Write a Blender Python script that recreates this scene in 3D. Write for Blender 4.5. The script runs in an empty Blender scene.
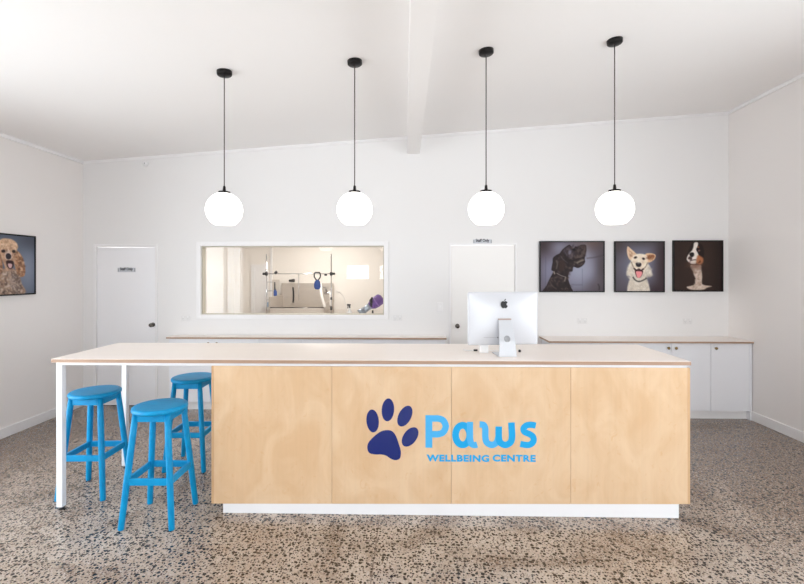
import bpy, bmesh, math, random
import numpy as np
from mathutils import Vector, Matrix
random.seed(7)
SC = bpy.context.scene
COL = SC.collection
R = math.radians

# ------------------------------------------------------------------ helpers
def s2l(c):
    return tuple((x/255/12.92 if x/255 <= .04045 else ((x/255+.055)/1.055)**2.4) for x in c)

class MB:
    def __init__(self):
        self.bm = bmesh.new()
    def box(self, x0, x1, y0, y1, z0, z1, mat=0, M=None):
        P = [(x, y, z) for z in (z0, z1) for y in (y0, y1) for x in (x0, x1)]
        return self.hexa(P, mat, M)
    def hexa(self, P, mat=0, M=None):
        v = [self.bm.verts.new(M @ Vector(p) if M else p) for p in P]
        for f in ((0, 2, 3, 1), (4, 5, 7, 6), (0, 1, 5, 4), (2, 6, 7, 3), (0, 4, 6, 2), (1, 3, 7, 5)):
            fc = self.bm.faces.new([v[i] for i in f]); fc.material_index = mat
        return self
    def tube(self, pts, r, n=16, caps=True, mat=0, closed=False):
        pts = [Vector(p) for p in pts]
        rs = r if isinstance(r, (list, tuple)) else [r]*len(pts)
        rings = []; up = None
        N = len(pts)
        for i, p in enumerate(pts):
            if closed: t = pts[(i+1) % N]-pts[i-1]
            else: t = pts[min(i+1, N-1)]-pts[max(i-1, 0)]
            t.normalize()
            if up is None:
                up = Vector((0, 0, 1)) if abs(t.z) < .9 else Vector((1, 0, 0))
            a = t.cross(up)
            if a.length < 1e-4: a = t.orthogonal()
            a.normalize(); b = a.cross(t); b.normalize(); up = b
            rings.append([self.bm.verts.new(p+(a*math.cos(2*math.pi*k/n)+b*math.sin(2*math.pi*k/n))*rs[i]) for k in range(n)])
        for i in range(N if closed else N-1):
            A, B = rings[i], rings[(i+1) % N]
            for k in range(n):
                f = self.bm.faces.new((A[k], A[(k+1) % n], B[(k+1) % n], B[k])); f.smooth = True; f.material_index = mat
        if caps and not closed:
            for rr in (rings[0][::-1], rings[-1]):
                f = self.bm.faces.new(rr); f.material_index = mat
        return self
    def lathe(self, prof, c=(0, 0, 0), n=40, M=None, mat=0, smooth=True):
        # prof: list of (radius, z); revolved about z through c
        rings = []
        for (r, z) in prof:
            if r < 1e-6:
                p = Vector((c[0], c[1], c[2]+z)); rings.append([self.bm.verts.new(M @ p if M else p)])
            else:
                rr = []
                for k in range(n):
                    a = 2*math.pi*k/n
                    p = Vector((c[0]+r*math.cos(a), c[1]+r*math.sin(a), c[2]+z)); rr.append(self.bm.verts.new(M @ p if M else p))
                rings.append(rr)
        for A, B in zip(rings, rings[1:]):
            for k in range(n):
                k2 = (k+1) % n
                if len(A) == 1 and len(B) == 1: continue
                if len(A) == 1: f = self.bm.faces.new((A[0], B[k2], B[k]))
                elif len(B) == 1: f = self.bm.faces.new((A[k], A[k2], B[0]))
                else: f = self.bm.faces.new((A[k], A[k2], B[k2], B[k]))
                f.smooth = smooth; f.material_index = mat
        return self
    def plate(self, pts2, y, t, mat=0):
        # closed outline in XZ, front face at y, thickness t going +Y
        a = [self.bm.verts.new((p[0], y, p[1])) for p in pts2]
        b = [self.bm.verts.new((p[0], y+t, p[1])) for p in pts2]
        f = self.bm.faces.new(a); f.material_index = mat
        f = self.bm.faces.new(b[::-1]); f.material_index = mat
        n = len(a)
        for i in range(n):
            f = self.bm.faces.new((a[i], b[i], b[(i+1) % n], a[(i+1) % n])); f.material_index = mat
        return self
    def ribbon(self, pts, w, y, t, mat=0):
        P = [Vector((p[0], p[1])) for p in pts]; L = []; Rr = []
        for i, p in enumerate(P):
            d = (P[min(i+1, len(P)-1)]-P[max(i-1, 0)]).normalized(); nn = Vector((-d.y, d.x))*w/2
            L.append(p+nn); Rr.append(p-nn)
        for i in range(len(P)-1):
            q = [L[i], L[i+1], Rr[i+1], Rr[i]]
            P8 = [(q[0].x, y, q[0].y), (q[1].x, y, q[1].y), (q[3].x, y, q[3].y), (q[2].x, y, q[2].y),
                  (q[0].x, y+t, q[0].y), (q[1].x, y+t, q[1].y), (q[3].x, y+t, q[3].y), (q[2].x, y+t, q[2].y)]
            self.hexa(P8, mat)
        return self
    def build(self, name, mats, parent=None, bevel=0, seg=2, recalc=True, loc=None):
        bm = self.bm
        if recalc: bmesh.ops.recalc_face_normals(bm, faces=bm.faces)
        me = bpy.data.meshes.new(name); bm.to_mesh(me); bm.free()
        if not isinstance(mats, (list, tuple)): mats = [mats]
        for m in mats: me.materials.append(m)
        o = bpy.data.objects.new(name, me); COL.objects.link(o)
        if parent: o.parent = parent
        if loc: o.location = loc
        if bevel:
            b = o.modifiers.new('bevel', 'BEVEL'); b.width = bevel; b.segments = seg; b.limit_method = 'ANGLE'; b.angle_limit = R(50)
            b.harden_normals = False
        return o

def tag(o, label=None, cat=None, group=None, kind=None):
    if label: o['label'] = label
    if cat: o['category'] = cat
    if group: o['group'] = group
    if kind: o['kind'] = kind
    return o
def thing(name, label, cat, loc=(0, 0, 0), rz=0, group=None):
    o = bpy.data.objects.new(name, None); COL.objects.link(o); o.empty_display_size = .1
    o.location = loc; o.rotation_euler = (0, 0, rz)
    return tag(o, label, cat, group)
def struct(o):
    o['kind'] = 'structure'; return o
def copy_tree(o, parent=None):
    c = o.copy(); COL.objects.link(c); c.parent = parent
    for ch in list(o.children): copy_tree(ch, c)
    return c
def crom(pts, n=10, closed=False):
    P = [Vector(p) for p in pts]; out = []; N = len(P)
    for i in range(N if closed else N-1):
        if closed: a, b, c, d = P[i-1], P[i], P[(i+1) % N], P[(i+2) % N]
        else: a, b, c, d = P[max(i-1, 0)], P[i], P[i+1], P[min(i+2, N-1)]
        for k in range(n):
            t = k/n
            out.append(.5*((2*b)+(c-a)*t+(2*a-5*b+4*c-d)*t*t+(3*b-a-3*c+d)*t**3))
    if not closed: out.append(P[-1])
    return out

# ------------------------------------------------------------------ materials
def mat(name, rgb, rough=.5, metal=0, coat=0, spec=.5, bump=None, emit=None, es=0, var=None):
    m = bpy.data.materials.new(name); m.use_nodes = True; nt = m.node_tree; b = nt.nodes['Principled BSDF']
    c = s2l(rgb)+(1,)
    b.inputs['Base Color'].default_value = c; b.inputs['Roughness'].default_value = rough
    b.inputs['Metallic'].default_value = metal; b.inputs['Coat Weight'].default_value = coat
    b.inputs['Specular IOR Level'].default_value = spec
    if emit:
        b.inputs['Emission Color'].default_value = s2l(emit)+(1,); b.inputs['Emission Strength'].default_value = es
    tc = nt.nodes.new('ShaderNodeTexCoord')
    if var:   # gentle procedural tone variation: (scale vector, amount)
        mp = nt.nodes.new('ShaderNodeMapping'); mp.inputs['Scale'].default_value = var[0]
        nz = nt.nodes.new('ShaderNodeTexNoise'); nz.inputs['Scale'].default_value = 1; nz.inputs['Detail'].default_value = 5
        mr = nt.nodes.new('ShaderNodeMapRange'); mr.inputs[1].default_value = .3; mr.inputs[2].default_value = .7
        mr.inputs[3].default_value = 1-var[1]; mr.inputs[4].default_value = 1+var[1]
        mx = nt.nodes.new('ShaderNodeVectorMath'); mx.operation = 'SCALE'; mx.inputs[0].default_value = c[:3]
        nt.links.new(tc.outputs['Object'], mp.inputs[0]); nt.links.new(mp.outputs[0], nz.inputs['Vector'])
        nt.links.new(nz.outputs['Fac'], mr.inputs[0]); nt.links.new(mr.outputs[0], mx.inputs['Scale'])
        nt.links.new(mx.outputs[0], b.inputs['Base Color'])
    if bump:
        nz = nt.nodes.new('ShaderNodeTexNoise'); nz.inputs['Scale'].default_value = bump[0]; nz.inputs['Detail'].default_value = 4
        bp = nt.nodes.new('ShaderNodeBump'); bp.inputs['Strength'].default_value = bump[1]; bp.inputs['Distance'].default_value = .002
        nt.links.new(tc.outputs['Object'], nz.inputs['Vector']); nt.links.new(nz.outputs['Fac'], bp.inputs['Height'])
        nt.links.new(bp.outputs[0], b.inputs['Normal'])
    return m

M = {}
M['wall'] = mat('painted_wall', (232, 231, 231), .6, bump=(60, .05), var=((.6, .6, .6), .01))
M['wall_side'] = mat('painted_side_wall', (234, 230, 228), .6, bump=(60, .05), var=((.6, .6, .6), .01))
M['ceil'] = mat('painted_ceiling', (243, 241, 240), .7, var=((.6, .6, .6), .01))
M['trim'] = mat('gloss_trim_paint', (236, 235, 236), .35)
M['door'] = mat('door_paint', (240, 240, 243), .4, var=((2, 2, 2), .008))
M['door_cool'] = mat('door_paint_soft', (240, 238, 236), .4, var=((2, 2, 2), .008))
M['cab'] = mat('cabinet_white_laminate', (232, 233, 238), .35)
M['gloss'] = mat('gloss_white_metal', (240, 241, 245), .25, coat=.3)
M['laminate'] = mat('pale_laminate', (244, 235, 228), .32, var=((1.5, 8, 1), .012))
M['plyedge'] = mat('plywood_edge', (172, 142, 120), .5, var=((3, 3, 260), .18))
M['birchedge'] = mat('birch_panel_edge', (206, 168, 128), .5, var=((260, 3, 3), .15))
M['black'] = mat('black_metal', (13, 8, 8), .4, spec=.3)
M['blackm'] = mat('black_matte_plastic', (26, 25, 27), .5)
M['globe'] = mat('opal_glass_lit', (255, 252, 248), .25, emit=(255, 250, 244), es=2.3)
M['cord'] = mat('fabric_cord', (74, 64, 64), .7)
M['chrome'] = mat('chrome', (205, 205, 208), .15, metal=1)
M['steel'] = mat('brushed_steel', (200, 191, 182), .4, metal=.5, var=((2, 2, 60), .05))
M['steelp'] = mat('pale_steel', (214, 206, 198), .4, metal=.3)
M['nickel'] = mat('door_nickel', (110, 105, 102), .25, metal=1)
M['brass'] = mat('antique_brass', (128, 104, 66), .3, metal=.8)
M['alu'] = mat('anodised_aluminium', (208, 210, 216), .35, metal=.15)
M['alus'] = mat('aluminium_stand', (204, 207, 213), .3, metal=.3)
M['grey'] = mat('grey_plastic', (150, 152, 156), .4)
M['plate'] = mat('sign_plate_grey', (196, 199, 206), .35)
M['ink'] = mat('sign_ink', (22, 22, 30), .5)
M['white'] = mat('white_plastic', (238, 238, 239), .35)
M['socket'] = mat('socket_plastic', (226, 225, 225), .4)
M['navy'] = mat('navy_vinyl', (16, 36, 112), .16)
M['sky'] = mat('sky_vinyl', (70, 176, 236), .35)
M['cyan'] = mat('cyan_vinyl', (0, 164, 228), .35)
M['bluef'] = mat('blue_fabric', (34, 74, 150), .8, bump=(90, .6))
M['bluel'] = mat('pale_blue_towel', (160, 186, 212), .9, bump=(140, .8))
M['purple'] = mat('purple_plastic', (104, 62, 150), .3)
M['silver'] = mat('silver_blue_metal', (165, 176, 190), .3, metal=.6)
M['pink'] = mat('pink_band', (200, 60, 110), .5)
M['towel'] = mat('white_hose', (242, 238, 234), .6)

def stool_mat():
    m = mat('painted_stool_blue', (16, 141, 216), .42, spec=.3); nt = m.node_tree; b = nt.nodes['Principled BSDF']
    tc = nt.nodes.new('ShaderNodeTexCoord'); mp = nt.nodes.new('ShaderNodeMapping'); mp.inputs['Scale'].default_value = (9, 60, 9)
    nz = nt.nodes.new('ShaderNodeTexNoise'); nz.inputs['Scale'].default_value = 1.2; nz.inputs['Detail'].default_value = 6; nz.inputs['Distortion'].default_value = .8
    cr = nt.nodes.new('ShaderNodeValToRGB')
    cr.color_ramp.elements[0].position = .3; cr.color_ramp.elements[0].color = s2l((0, 138, 198))+(1,)
    cr.color_ramp.elements[1].position = .75; cr.color_ramp.elements[1].color = s2l((4, 158, 214))+(1,)
    bp = nt.nodes.new('ShaderNodeBump'); bp.inputs['Strength'].default_value = .25; bp.inputs['Distance'].default_value = .002
    nt.links.new(tc.outputs['Object'], mp.inputs[0]); nt.links.new(mp.outputs[0], nz.inputs['Vector'])
    nt.links.new(nz.outputs['Fac'], cr.inputs[0]); nt.links.new(cr.outputs[0], b.inputs['Base Color'])
    nt.links.new(nz.outputs['Fac'], bp.inputs['Height']); nt.links.new(bp.outputs[0], b.inputs['Normal'])
    return m
M['stool'] = stool_mat()

def birch_mat():
    m = mat('birch_plywood', (228, 196, 155), .38); nt = m.node_tree; b = nt.nodes['Principled BSDF']; L = nt.links.new
    tc = nt.nodes.new('ShaderNodeTexCoord'); oi = nt.nodes.new('ShaderNodeObjectInfo')
    ad = nt.nodes.new('ShaderNodeVectorMath'); ad.operation = 'ADD'
    sc = nt.nodes.new('ShaderNodeMath'); sc.operation = 'MULTIPLY'; sc.inputs[1].default_value = 37
    L(oi.outputs['Random'], sc.inputs[0]); L(tc.outputs['Object'], ad.inputs[0]); L(sc.outputs[0], ad.inputs[1])
    # fine upright grain
    m1 = nt.nodes.new('ShaderNodeMapping'); m1.inputs['Scale'].default_value = (55, 55, 2.2)
    n1 = nt.nodes.new('ShaderNodeTexNoise'); n1.inputs['Scale'].default_value = 1; n1.inputs['Detail'].default_value = 5; n1.inputs['Distortion'].default_value = .4
    # soft cloudy figure
    m2 = nt.nodes.new('ShaderNodeMapping'); m2.inputs['Scale'].default_value = (4.5, 4.5, 2.6)
    n2 = nt.nodes.new('ShaderNodeTexNoise'); n2.inputs['Scale'].default_value = 1; n2.inputs['Detail'].default_value = 3; n2.inputs['Distortion'].default_value = 1.2
    # small flame marks
    m3 = nt.nodes.new('ShaderNodeMapping'); m3.inputs['Scale'].default_value = (15, 15, 13)
    n3 = nt.nodes.new('ShaderNodeTexNoise'); n3.inputs['Scale'].default_value = 1; n3.inputs['Detail'].default_value = 4; n3.inputs['Distortion'].default_value = 2.0
    for mm, nn in ((m1, n1), (m2, n2), (m3, n3)): L(ad.outputs[0], mm.inputs[0]); L(mm.outputs[0], nn.inputs['Vector'])
    c2 = nt.nodes.new('ShaderNodeValToRGB'); c2.color_ramp.elements[0].position = .32; c2.color_ramp.elements[1].position = .68
    c2.color_ramp.elements[0].color = s2l((216, 181, 142))+(1,); c2.color_ramp.elements[1].color = s2l((227, 198, 164))+(1,)
    r3 = nt.nodes.new('ShaderNodeMapRange'); r3.inputs[1].default_value = .62; r3.inputs[2].default_value = .78; r3.inputs[3].default_value = 0; r3.inputs[4].default_value = .38
    x3 = nt.nodes.new('ShaderNodeMix'); x3.data_type = 'RGBA'; x3.inputs['B'].default_value = s2l((208, 158, 104))+(1,)
    r1 = nt.nodes.new('ShaderNodeMapRange'); r1.inputs[1].default_value = .3; r1.inputs[2].default_value = .7; r1.inputs[3].default_value = .98; r1.inputs[4].default_value = 1.018
    v1 = nt.nodes.new('ShaderNodeVectorMath'); v1.operation = 'SCALE'
    L(n2.outputs['Fac'], c2.inputs[0]); L(n3.outputs['Fac'], r3.inputs[0]); L(r3.outputs[0], x3.inputs['Factor']); L(c2.outputs[0], x3.inputs['A'])
    L(n1.outputs['Fac'], r1.inputs[0]); L(x3.outputs['Result'], v1.inputs[0]); L(r1.outputs[0], v1.inputs['Scale'])
    L(v1.outputs[0], b.inputs['Base Color'])
    return m
M['birch'] = birch_mat()

def floor_mat():
    m = mat('polished_aggregate_concrete', (150, 138, 128), .3); nt = m.node_tree; b = nt.nodes['Principled BSDF']; L = nt.links.new
    g = nt.nodes.new('ShaderNodeNewGeometry')
    def noise(s, d=5, dist=0, off=0):
        mp = nt.nodes.new('ShaderNodeMapping'); mp.inputs['Location'].default_value = (off, off*.7, 0)
        n = nt.nodes.new('ShaderNodeTexNoise'); n.inputs['Scale'].default_value = s; n.inputs['Detail'].default_value = d; n.inputs['Distortion'].default_value = dist
        L(g.outputs['Position'], mp.inputs[0]); L(mp.outputs[0], n.inputs['Vector']); return n
    def ramp(src, p0, p1, c0, c1):
        r = nt.nodes.new('ShaderNodeValToRGB'); r.color_ramp.elements[0].position = p0; r.color_ramp.elements[1].position = p1
        r.color_ramp.elements[0].color = c0; r.color_ramp.elements[1].color = c1; L(src, r.inputs[0]); return r
    def mixc(f, a, bb, fv=None):
        x = nt.nodes.new('ShaderNodeMix'); x.data_type = 'RGBA'
        if fv is not None: x.inputs['Factor'].default_value = fv
        else: L(f, x.inputs['Factor'])
        if isinstance(a, tuple): x.inputs['A'].default_value = a
        else: L(a, x.inputs['A'])
        if isinstance(bb, tuple): x.inputs['B'].default_value = bb
        else: L(bb, x.inputs['B'])
        return x.outputs['Result']
    def math_(op, a, bb=None, clamp=False):
        x = nt.nodes.new('ShaderNodeMath'); x.operation = op; x.use_clamp = clamp
        for i, q in enumerate((a, bb)):
            if q is None: continue
            if isinstance(q, (int, float)): x.inputs[i].default_value = q
            else: L(q, x.inputs[i])
        return x.outputs[0]
    W = lambda *c: s2l(c)+(1,)
    big = noise(.55, 4, .8, 3.1)
    base = ramp(big.outputs['Fac'], .38, .62, W(146, 124, 106), W(172, 159, 147)).outputs[0]
    med = noise(5, 6, .5)
    base = mixc(ramp(med.outputs['Fac'], .35, .7, (0, 0, 0, 1), (.55, .55, .55, 1)).outputs[0], base, W(188, 175, 162))
    # brown worn stains
    st = noise(1.7, 6, 1.5, 9.4)
    base = mixc(ramp(st.outputs['Fac'], .52, .72, (0, 0, 0, 1), (.75, .75, .75, 1)).outputs[0], base, W(116, 92, 72))
    # brown slab zones along the walls and the right side, pale worn zone in the middle
    sp = nt.nodes.new('ShaderNodeSeparateXYZ'); L(g.outputs['Position'], sp.inputs[0])
    ex = math_('MULTIPLY', math_('ABSOLUTE', math_('ADD', sp.outputs[0], 1.0)), .26)
    ey = math_('MULTIPLY', math_('SUBTRACT', sp.outputs[1], 3.2), .26)
    ee = math_('ADD', math_('ADD', ex, ey), math_('MULTIPLY', math_('SUBTRACT', st.outputs['Fac'], .5), 1.6))
    base = mixc(ramp(ee, .2, 1.0, (0, 0, 0, 1), (.8, .8, .8, 1)).outputs[0], base, W(106, 82, 63))
    fine = noise(75, 3)
    base = mixc(ramp(fine.outputs['Fac'], .4, .75, (0, 0, 0, 1), (.5, .5, .5, 1)).outputs[0], base, W(205, 196, 186))
    col = base
    # aggregate chips: several sizes; per-cell random picks which cells show
    def chips(scale, thr, keep, off, c_dark, c_light):
        nonlocal col
        wob = noise(scale*1.6, 2, 0, off)
        mp = nt.nodes.new('ShaderNodeVectorMath'); mp.operation = 'ADD'
        ws = nt.nodes.new('ShaderNodeVectorMath'); ws.operation = 'SCALE'; ws.inputs['Scale'].default_value = .22/scale
        L(wob.outputs['Color'], ws.inputs[0]); L(g.outputs['Position'], mp.inputs[0]); L(ws.outputs[0], mp.inputs[1])
        v = nt.nodes.new('ShaderNodeTexVoronoi'); v.voronoi_dimensions = '2D'; v.inputs['Scale'].default_value = scale
        L(mp.outputs[0], v.inputs['Vector'])
        sep = nt.nodes.new('ShaderNodeSeparateColor'); L(v.outputs['Color'], sep.inputs[0])
        t = math_('MULTIPLY', sep.outputs[0], thr)             # radius varies by cell
        t = math_('ADD', t, thr*.35)
        inside = math_('LESS_THAN', v.outputs['Distance'], t)
        on = math_('LESS_THAN', sep.outputs[1], keep)
        f = math_('MULTIPLY', inside, on)
        cc = mixc(sep.outputs[2], c_dark, c_light)
        col = mixc(f, col, cc)
    chips(130, .30, .45, 5.0, W(90, 78, 70), W(214, 206, 198))
    chips(66, .34, .58, 1.0, W(40, 30, 24), W(92, 76, 66))
    chips(37, .32, .56, 2.0, W(22, 16, 13), W(50, 40, 33))
    jn = math_('LESS_THAN', math_('ABSOLUTE', math_('ADD', sp.outputs[0], .225)), .0035)
    col = mixc(math_('MULTIPLY', jn, .6), col, W(84, 72, 64))          # sawn control joint
    L(col, b.inputs['Base Color'])
    rr = nt.nodes.new('ShaderNodeMapRange'); rr.inputs[3].default_value = .13; rr.inputs[4].default_value = .27
    L(med.outputs['Fac'], rr.inputs[0]); L(rr.outputs[0], b.inputs['Roughness'])
    b.inputs['Specular IOR Level'].default_value = .6
    return m
M['floor'] = floor_mat()

def glass_mat(name, tint=(1, 1, 1), refl=.06):
    m = bpy.data.materials.new(name); m.use_nodes = True; nt = m.node_tree; nt.nodes.clear(); L = nt.links.new
    o = nt.nodes.new('ShaderNodeOutputMaterial'); t = nt.nodes.new('ShaderNodeBsdfTransparent'); t.inputs[0].default_value = tint+(1,)
    gl = nt.nodes.new('ShaderNodeBsdfGlossy'); gl.inputs['Roughness'].default_value = .01
    lw = nt.nodes.new('ShaderNodeLayerWeight'); lw.inputs['Blend'].default_value = .5
    pw = nt.nodes.new('ShaderNodeMath'); pw.operation = 'POWER'; pw.inputs[1].default_value = 5
    mr = nt.nodes.new('ShaderNodeMath'); mr.operation = 'MULTIPLY_ADD'; mr.inputs[1].default_value = 1-refl/2; mr.inputs[2].default_value = refl/2
    mx = nt.nodes.new('ShaderNodeMixShader')
    L(lw.outputs['Facing'], pw.inputs[0]); L(pw.outputs[0], mr.inputs[0]); L(mr.outputs[0], mx.inputs[0])
    L(t.outputs[0], mx.inputs[1]); L(gl.outputs[0], mx.inputs[2]); L(mx.outputs[0], o.inputs[0])
    return m
M['glass'] = glass_mat('window_glass', (.985, .985, .98), .085)
M['pane'] = glass_mat('outer_window_glass', (.97, .98, .98), .05)

# ------------------------------------------------------------------ room
XL, XR, YB, YF = -4.216, 3.938, 5.614, -4.0
def zc(x): return 3.1335+.07*(x-XL)
T = .14

def wall_y(name, y0, y1, x0, x1, holes, ztop, m):
    """wall slab in XZ with rectangular holes (x0,x1,z0,z1); ztop is a function of x"""
    mb = MB()
    xs = sorted({x0, x1, *[h[0] for h in holes], *[h[1] for h in holes]})
    zs = sorted({0, *[h[2] for h in holes], *[h[3] for h in holes]})
    for a, b in zip(xs, xs[1:]):
        for i, z in enumerate(zs):
            last = i == len(zs)-1
            cx = (a+b)/2; czz = z+.01 if last else (z+zs[i+1])/2
            if any(h[0] < cx < h[1] and h[2] < czz < h[3] for h in holes): continue
            za, zb = (ztop(a), ztop(b)) if last else (zs[i+1], zs[i+1])
            mb.hexa([(a, y0, z), (b, y0, z), (a, y1, z), (b, y1, z), (a, y0, za), (b, y0, zb), (a, y1, za), (b, y1, zb)])
    bmesh.ops.remove_doubles(mb.bm, verts=mb.bm.verts, dist=1e-5)
    fs = {}
    for f in list(mb.bm.faces):           # drop the internal faces between cells
        k = tuple(sorted(v.index for v in f.verts)) if False else tuple(sorted(tuple(round(c, 4) for c in v.co) for v in f.verts))
        fs.setdefault(k, []).append(f)
    for k, l in fs.items():
        if len(l) > 1: bmesh.ops.delete(mb.bm, geom=l, context='FACES_ONLY')
    return struct(mb.build(name, m))
def wall_x(name, x0, x1, y0, y1, holes, ztop, m):
    mb = MB()
    ys = sorted({y0, y1, *[h[0] for h in holes], *[h[1] for h in holes]})
    zs = sorted({0, *[h[2] for h in holes], *[h[3] for h in holes]})
    for a, b in zip(ys, ys[1:]):
        for i, z in enumerate(zs):
            last = i == len(zs)-1
            cy = (a+b)/2; czz = z+.01 if last else (z+zs[i+1])/2
            if any(h[0] < cy < h[1] and h[2] < czz < h[3] for h in holes): continue
            zt = ztop if last else zs[i+1]
            mb.box(x0, x1, a, b, z, zt)
    bmesh.ops.remove_doubles(mb.bm, verts=mb.bm.verts, dist=1e-5)
    fs = {}
    for f in list(mb.bm.faces):
        k = tuple(sorted(tuple(round(c, 4) for c in v.co) for v in f.verts)); fs.setdefault(k, []).append(f)
    for k, l in fs.items():
        if len(l) > 1: bmesh.ops.delete(mb.bm, geom=l, context='FACES_ONLY')
    return struct(mb.build(name, m))

WY1 = 8.2                                     # far wall of the wash room
floor = MB().box(XL-T, XR+T, YF-T, WY1+T, -.1, 0).build('floor', M['floor']); struct(floor)
# sloping ceiling slab
mb = MB()
a, b = XL-T, XR+T
mb.hexa([(a, YF-T, zc(a)), (b, YF-T, zc(b)), (a, YB+T, zc(a)), (b, YB+T, zc(b)),
         (a, YF-T, zc(a)+.12), (b, YF-T, zc(b)+.12), (a, YB+T, zc(a)+.12), (b, YB+T, zc(b)+.12)])
struct(mb.build('ceiling', M['ceil']))

WIN = (-2.688, -.35, 1.171, 2.046)            # inner window to the wash room
D1 = (-4.042, -3.277, 0, 2.035); D2 = (.493, 1.298, 0, 2.055)
wall_y('wall_back', YB, YB+T, XL, XR, [WIN, D1, D2], zc, M['wall'])
F1 = (-2.30, -1.43, 1.44, 2.02); F2 = (-1.15, -.25, 1.44, 2.02); F3 = (-.1, 3.1, .25, 2.7)  # widest opening is added to bring in more front daylight
wall_y('wall_front', YF-T, YF, XL, XR, [F1, F2, F3], zc, M['wall'])
SL = (.15, 3.3, 0, 2.4)
wall_x('wall_left', XL-T, XL, YF-T, YB+T, [SL], zc(XL)+.02, M['wall_side'])
SR = (-.6, 3.0, .9, 2.5)  # added opening, side daylight for the back and left walls
wall_x('wall_right', XR, XR+T, YF-T, YB+T, [SR], zc(XR)+.03, M['wall_side'])

# outer windows and left glazed opening; large front and right ones added for daylight
def outer_window_y(name, h, y):
    x0, x1, z0, z1 = h; f = .05
    mb = MB()
    mb.box(x0, x1, y, y+.07, z0, z0+f).box(x0, x1, y, y+.07, z1-f, z1).box(x0, x0+f, y, y+.07, z0+f, z1-f).box(x1-f, x1, y, y+.07, z0+f, z1-f)
    if x1-x0 > 1.5:
        for k in (1, 2): xm = x0+(x1-x0)*k/3; mb.box(xm-.025, xm+.025, y, y+.07, z0+f, z1-f)
    o = struct(mb.build(name, M['trim'])); MB().box(x0+f*.8, x1-f*.8, y+.03, y+.036, z0+f*.8, z1-f*.8).build('pane', M['pane'], o)
outer_window_y('window_2', F1, YF-.1); outer_window_y('window_3', F2, YF-.1); outer_window_y('added_window_front', F3, YF-.1)
def side_glazing(name, h, x, n):
    y0, y1, z0, z1 = h; f = .06
    mb = MB()
    mb.box(x, x+.07, y0, y1, z0, z0+f).box(x, x+.07, y0, y1, z1-f, z1).box(x, x+.07, y0, y0+f, z0+f, z1-f).box(x, x+.07, y1-f, y1, z0+f, z1-f)
    for k in range(1, n): ym = y0+(y1-y0)*k/n; mb.box(x, x+.07, ym-.03, ym+.03, z0+f, z1-f)
    o = struct(mb.build(name, M['trim'])); MB().box(x+.03, x+.036, y0+f*.8, y1-f*.8, z0+f*.8, z1-f*.8).build('pane', M['pane'], o)
side_glazing('door_4', SL, XL-.1, 3)
side_glazing('added_window_right', SR, XR+.03, 4)

# cornices
def slope_bar(name, x0, x1, y0, y1, h):
    mb = MB(); mb.hexa([(x0, y0, zc(x0)-h), (x1, y0, zc(x1)-h), (x0, y1, zc(x0)-h), (x1, y1, zc(x1)-h),
                        (x0, y0, zc(x0)), (x1, y0, zc(x1)), (x0, y1, zc(x0)), (x1, y1, zc(x1))])
    return struct(mb.build(name, M['trim']))
slope_bar('trim_1', XL, XR, YB-.018, YB, .03)
slope_bar('trim_2', XL, XL+.02, YF, YB-.018, .035)
slope_bar('trim_3', XR-.02, XR, YF, YB-.018, .035)
# exposed ceiling beam, running front to back
mb = MB()
bx0, bx1 = -.055, .10
def bq(y): return .0155*(5.6-y)
P = []
for z in (0, 1):
    for y in (YF, YB):
        for xx in (bx0, bx1):
            X = xx+bq(y); P.append((X, y, 3.205 if z == 0 else zc(X)+.01))
mb.hexa(P); struct(mb.build('trim_4', M['ceil']))

# skirting boards
def skirt_y(name, x0, x1, y, h=.1, t=.018):
    return struct(MB().box(x0, x1, y-t, y, 0, h).build(name, M['trim'], bevel=.004))
skirt_y('baseboard_back', D1[1]+.04, -3.015, YB)
skirt_y('baseboard_back_right', .42, D2[0]-.035, YB)
skirt_y('baseboard_back_centre', D2[1]+.035, 1.6, YB)
struct(MB().box(XL, XL+.018, SL[1]+.05, YB, 0, .105).build('baseboard_left', M['trim'], bevel=.004))
struct(MB().box(XL, XL+.018, YF, SL[0]-.05, 0, .105).build('baseboard_left_front', M['trim'], bevel=.004))
struct(MB().box(XR-.018, XR, YF, 5.225, 0, .105).build('baseboard_right', M['trim'], bevel=.004))
struct(MB().box(XL+.018, XR-.018, YF, YF+.018, 0, .105).build('baseboard_front', M['trim'], bevel=.004))

# doors
def knob(parent, x, y, z, m, r=.026):
    prof = [(0, 0), (r*1.05, 0), (r*1.05, .006), (r*.45, .012), (r*.42, .03), (r*.9, .038), (r, .052), (r*.8, .064), (0, .068)]
    Mx = Matrix.Translation((x, y, z)) @ Matrix.Rotation(R(90), 4, 'X')
    return MB().lathe(prof, n=24, M=Mx).build('door_handle', m, parent)
def inner_door(name, D, m, kx, kz, fr):
    x0, x1, z0, z1 = D
    o = struct(MB().box(x0+.004, x1-.004, YB+.008, YB+.048, .006, z1-.004).build(name, m, bevel=.002))
    mb = MB(); w = fr
    mb.box(x0-w, x0, YB-.012, YB+.001, 0, z1+w).box(x1, x1+w, YB-.012, YB+.001, 0, z1+w).box(x0, x1, YB-.012, YB+.001, z1, z1+w)
    mb.build('door_frame', M['trim'], o, bevel=.003)
    knob(o, kx, YB+.008, kz, M['nickel'])
    mb = MB()
    hx = x0 if kx > (x0+x1)/2 else x1
    for zz in (.25, 1.05, 1.8): mb.tube([(hx, YB+.014, zz-.045), (hx, YB+.014, zz+.045)], .006, 10)
    mb.build('hinge', M['trim'], o)
    return o
inner_door('door_1', D1, M['door'], -3.312, 1.04, .034)
inner_door('door_2', D2, M['door_cool'], .575, 1.034, .022)
# black strip standing for the shade in the gap under the left door
struct(MB().box(D1[0], D1[1], YB+.01, YB+.02, 0, .005).build('door_gap_shade', M['blackm']))

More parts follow.
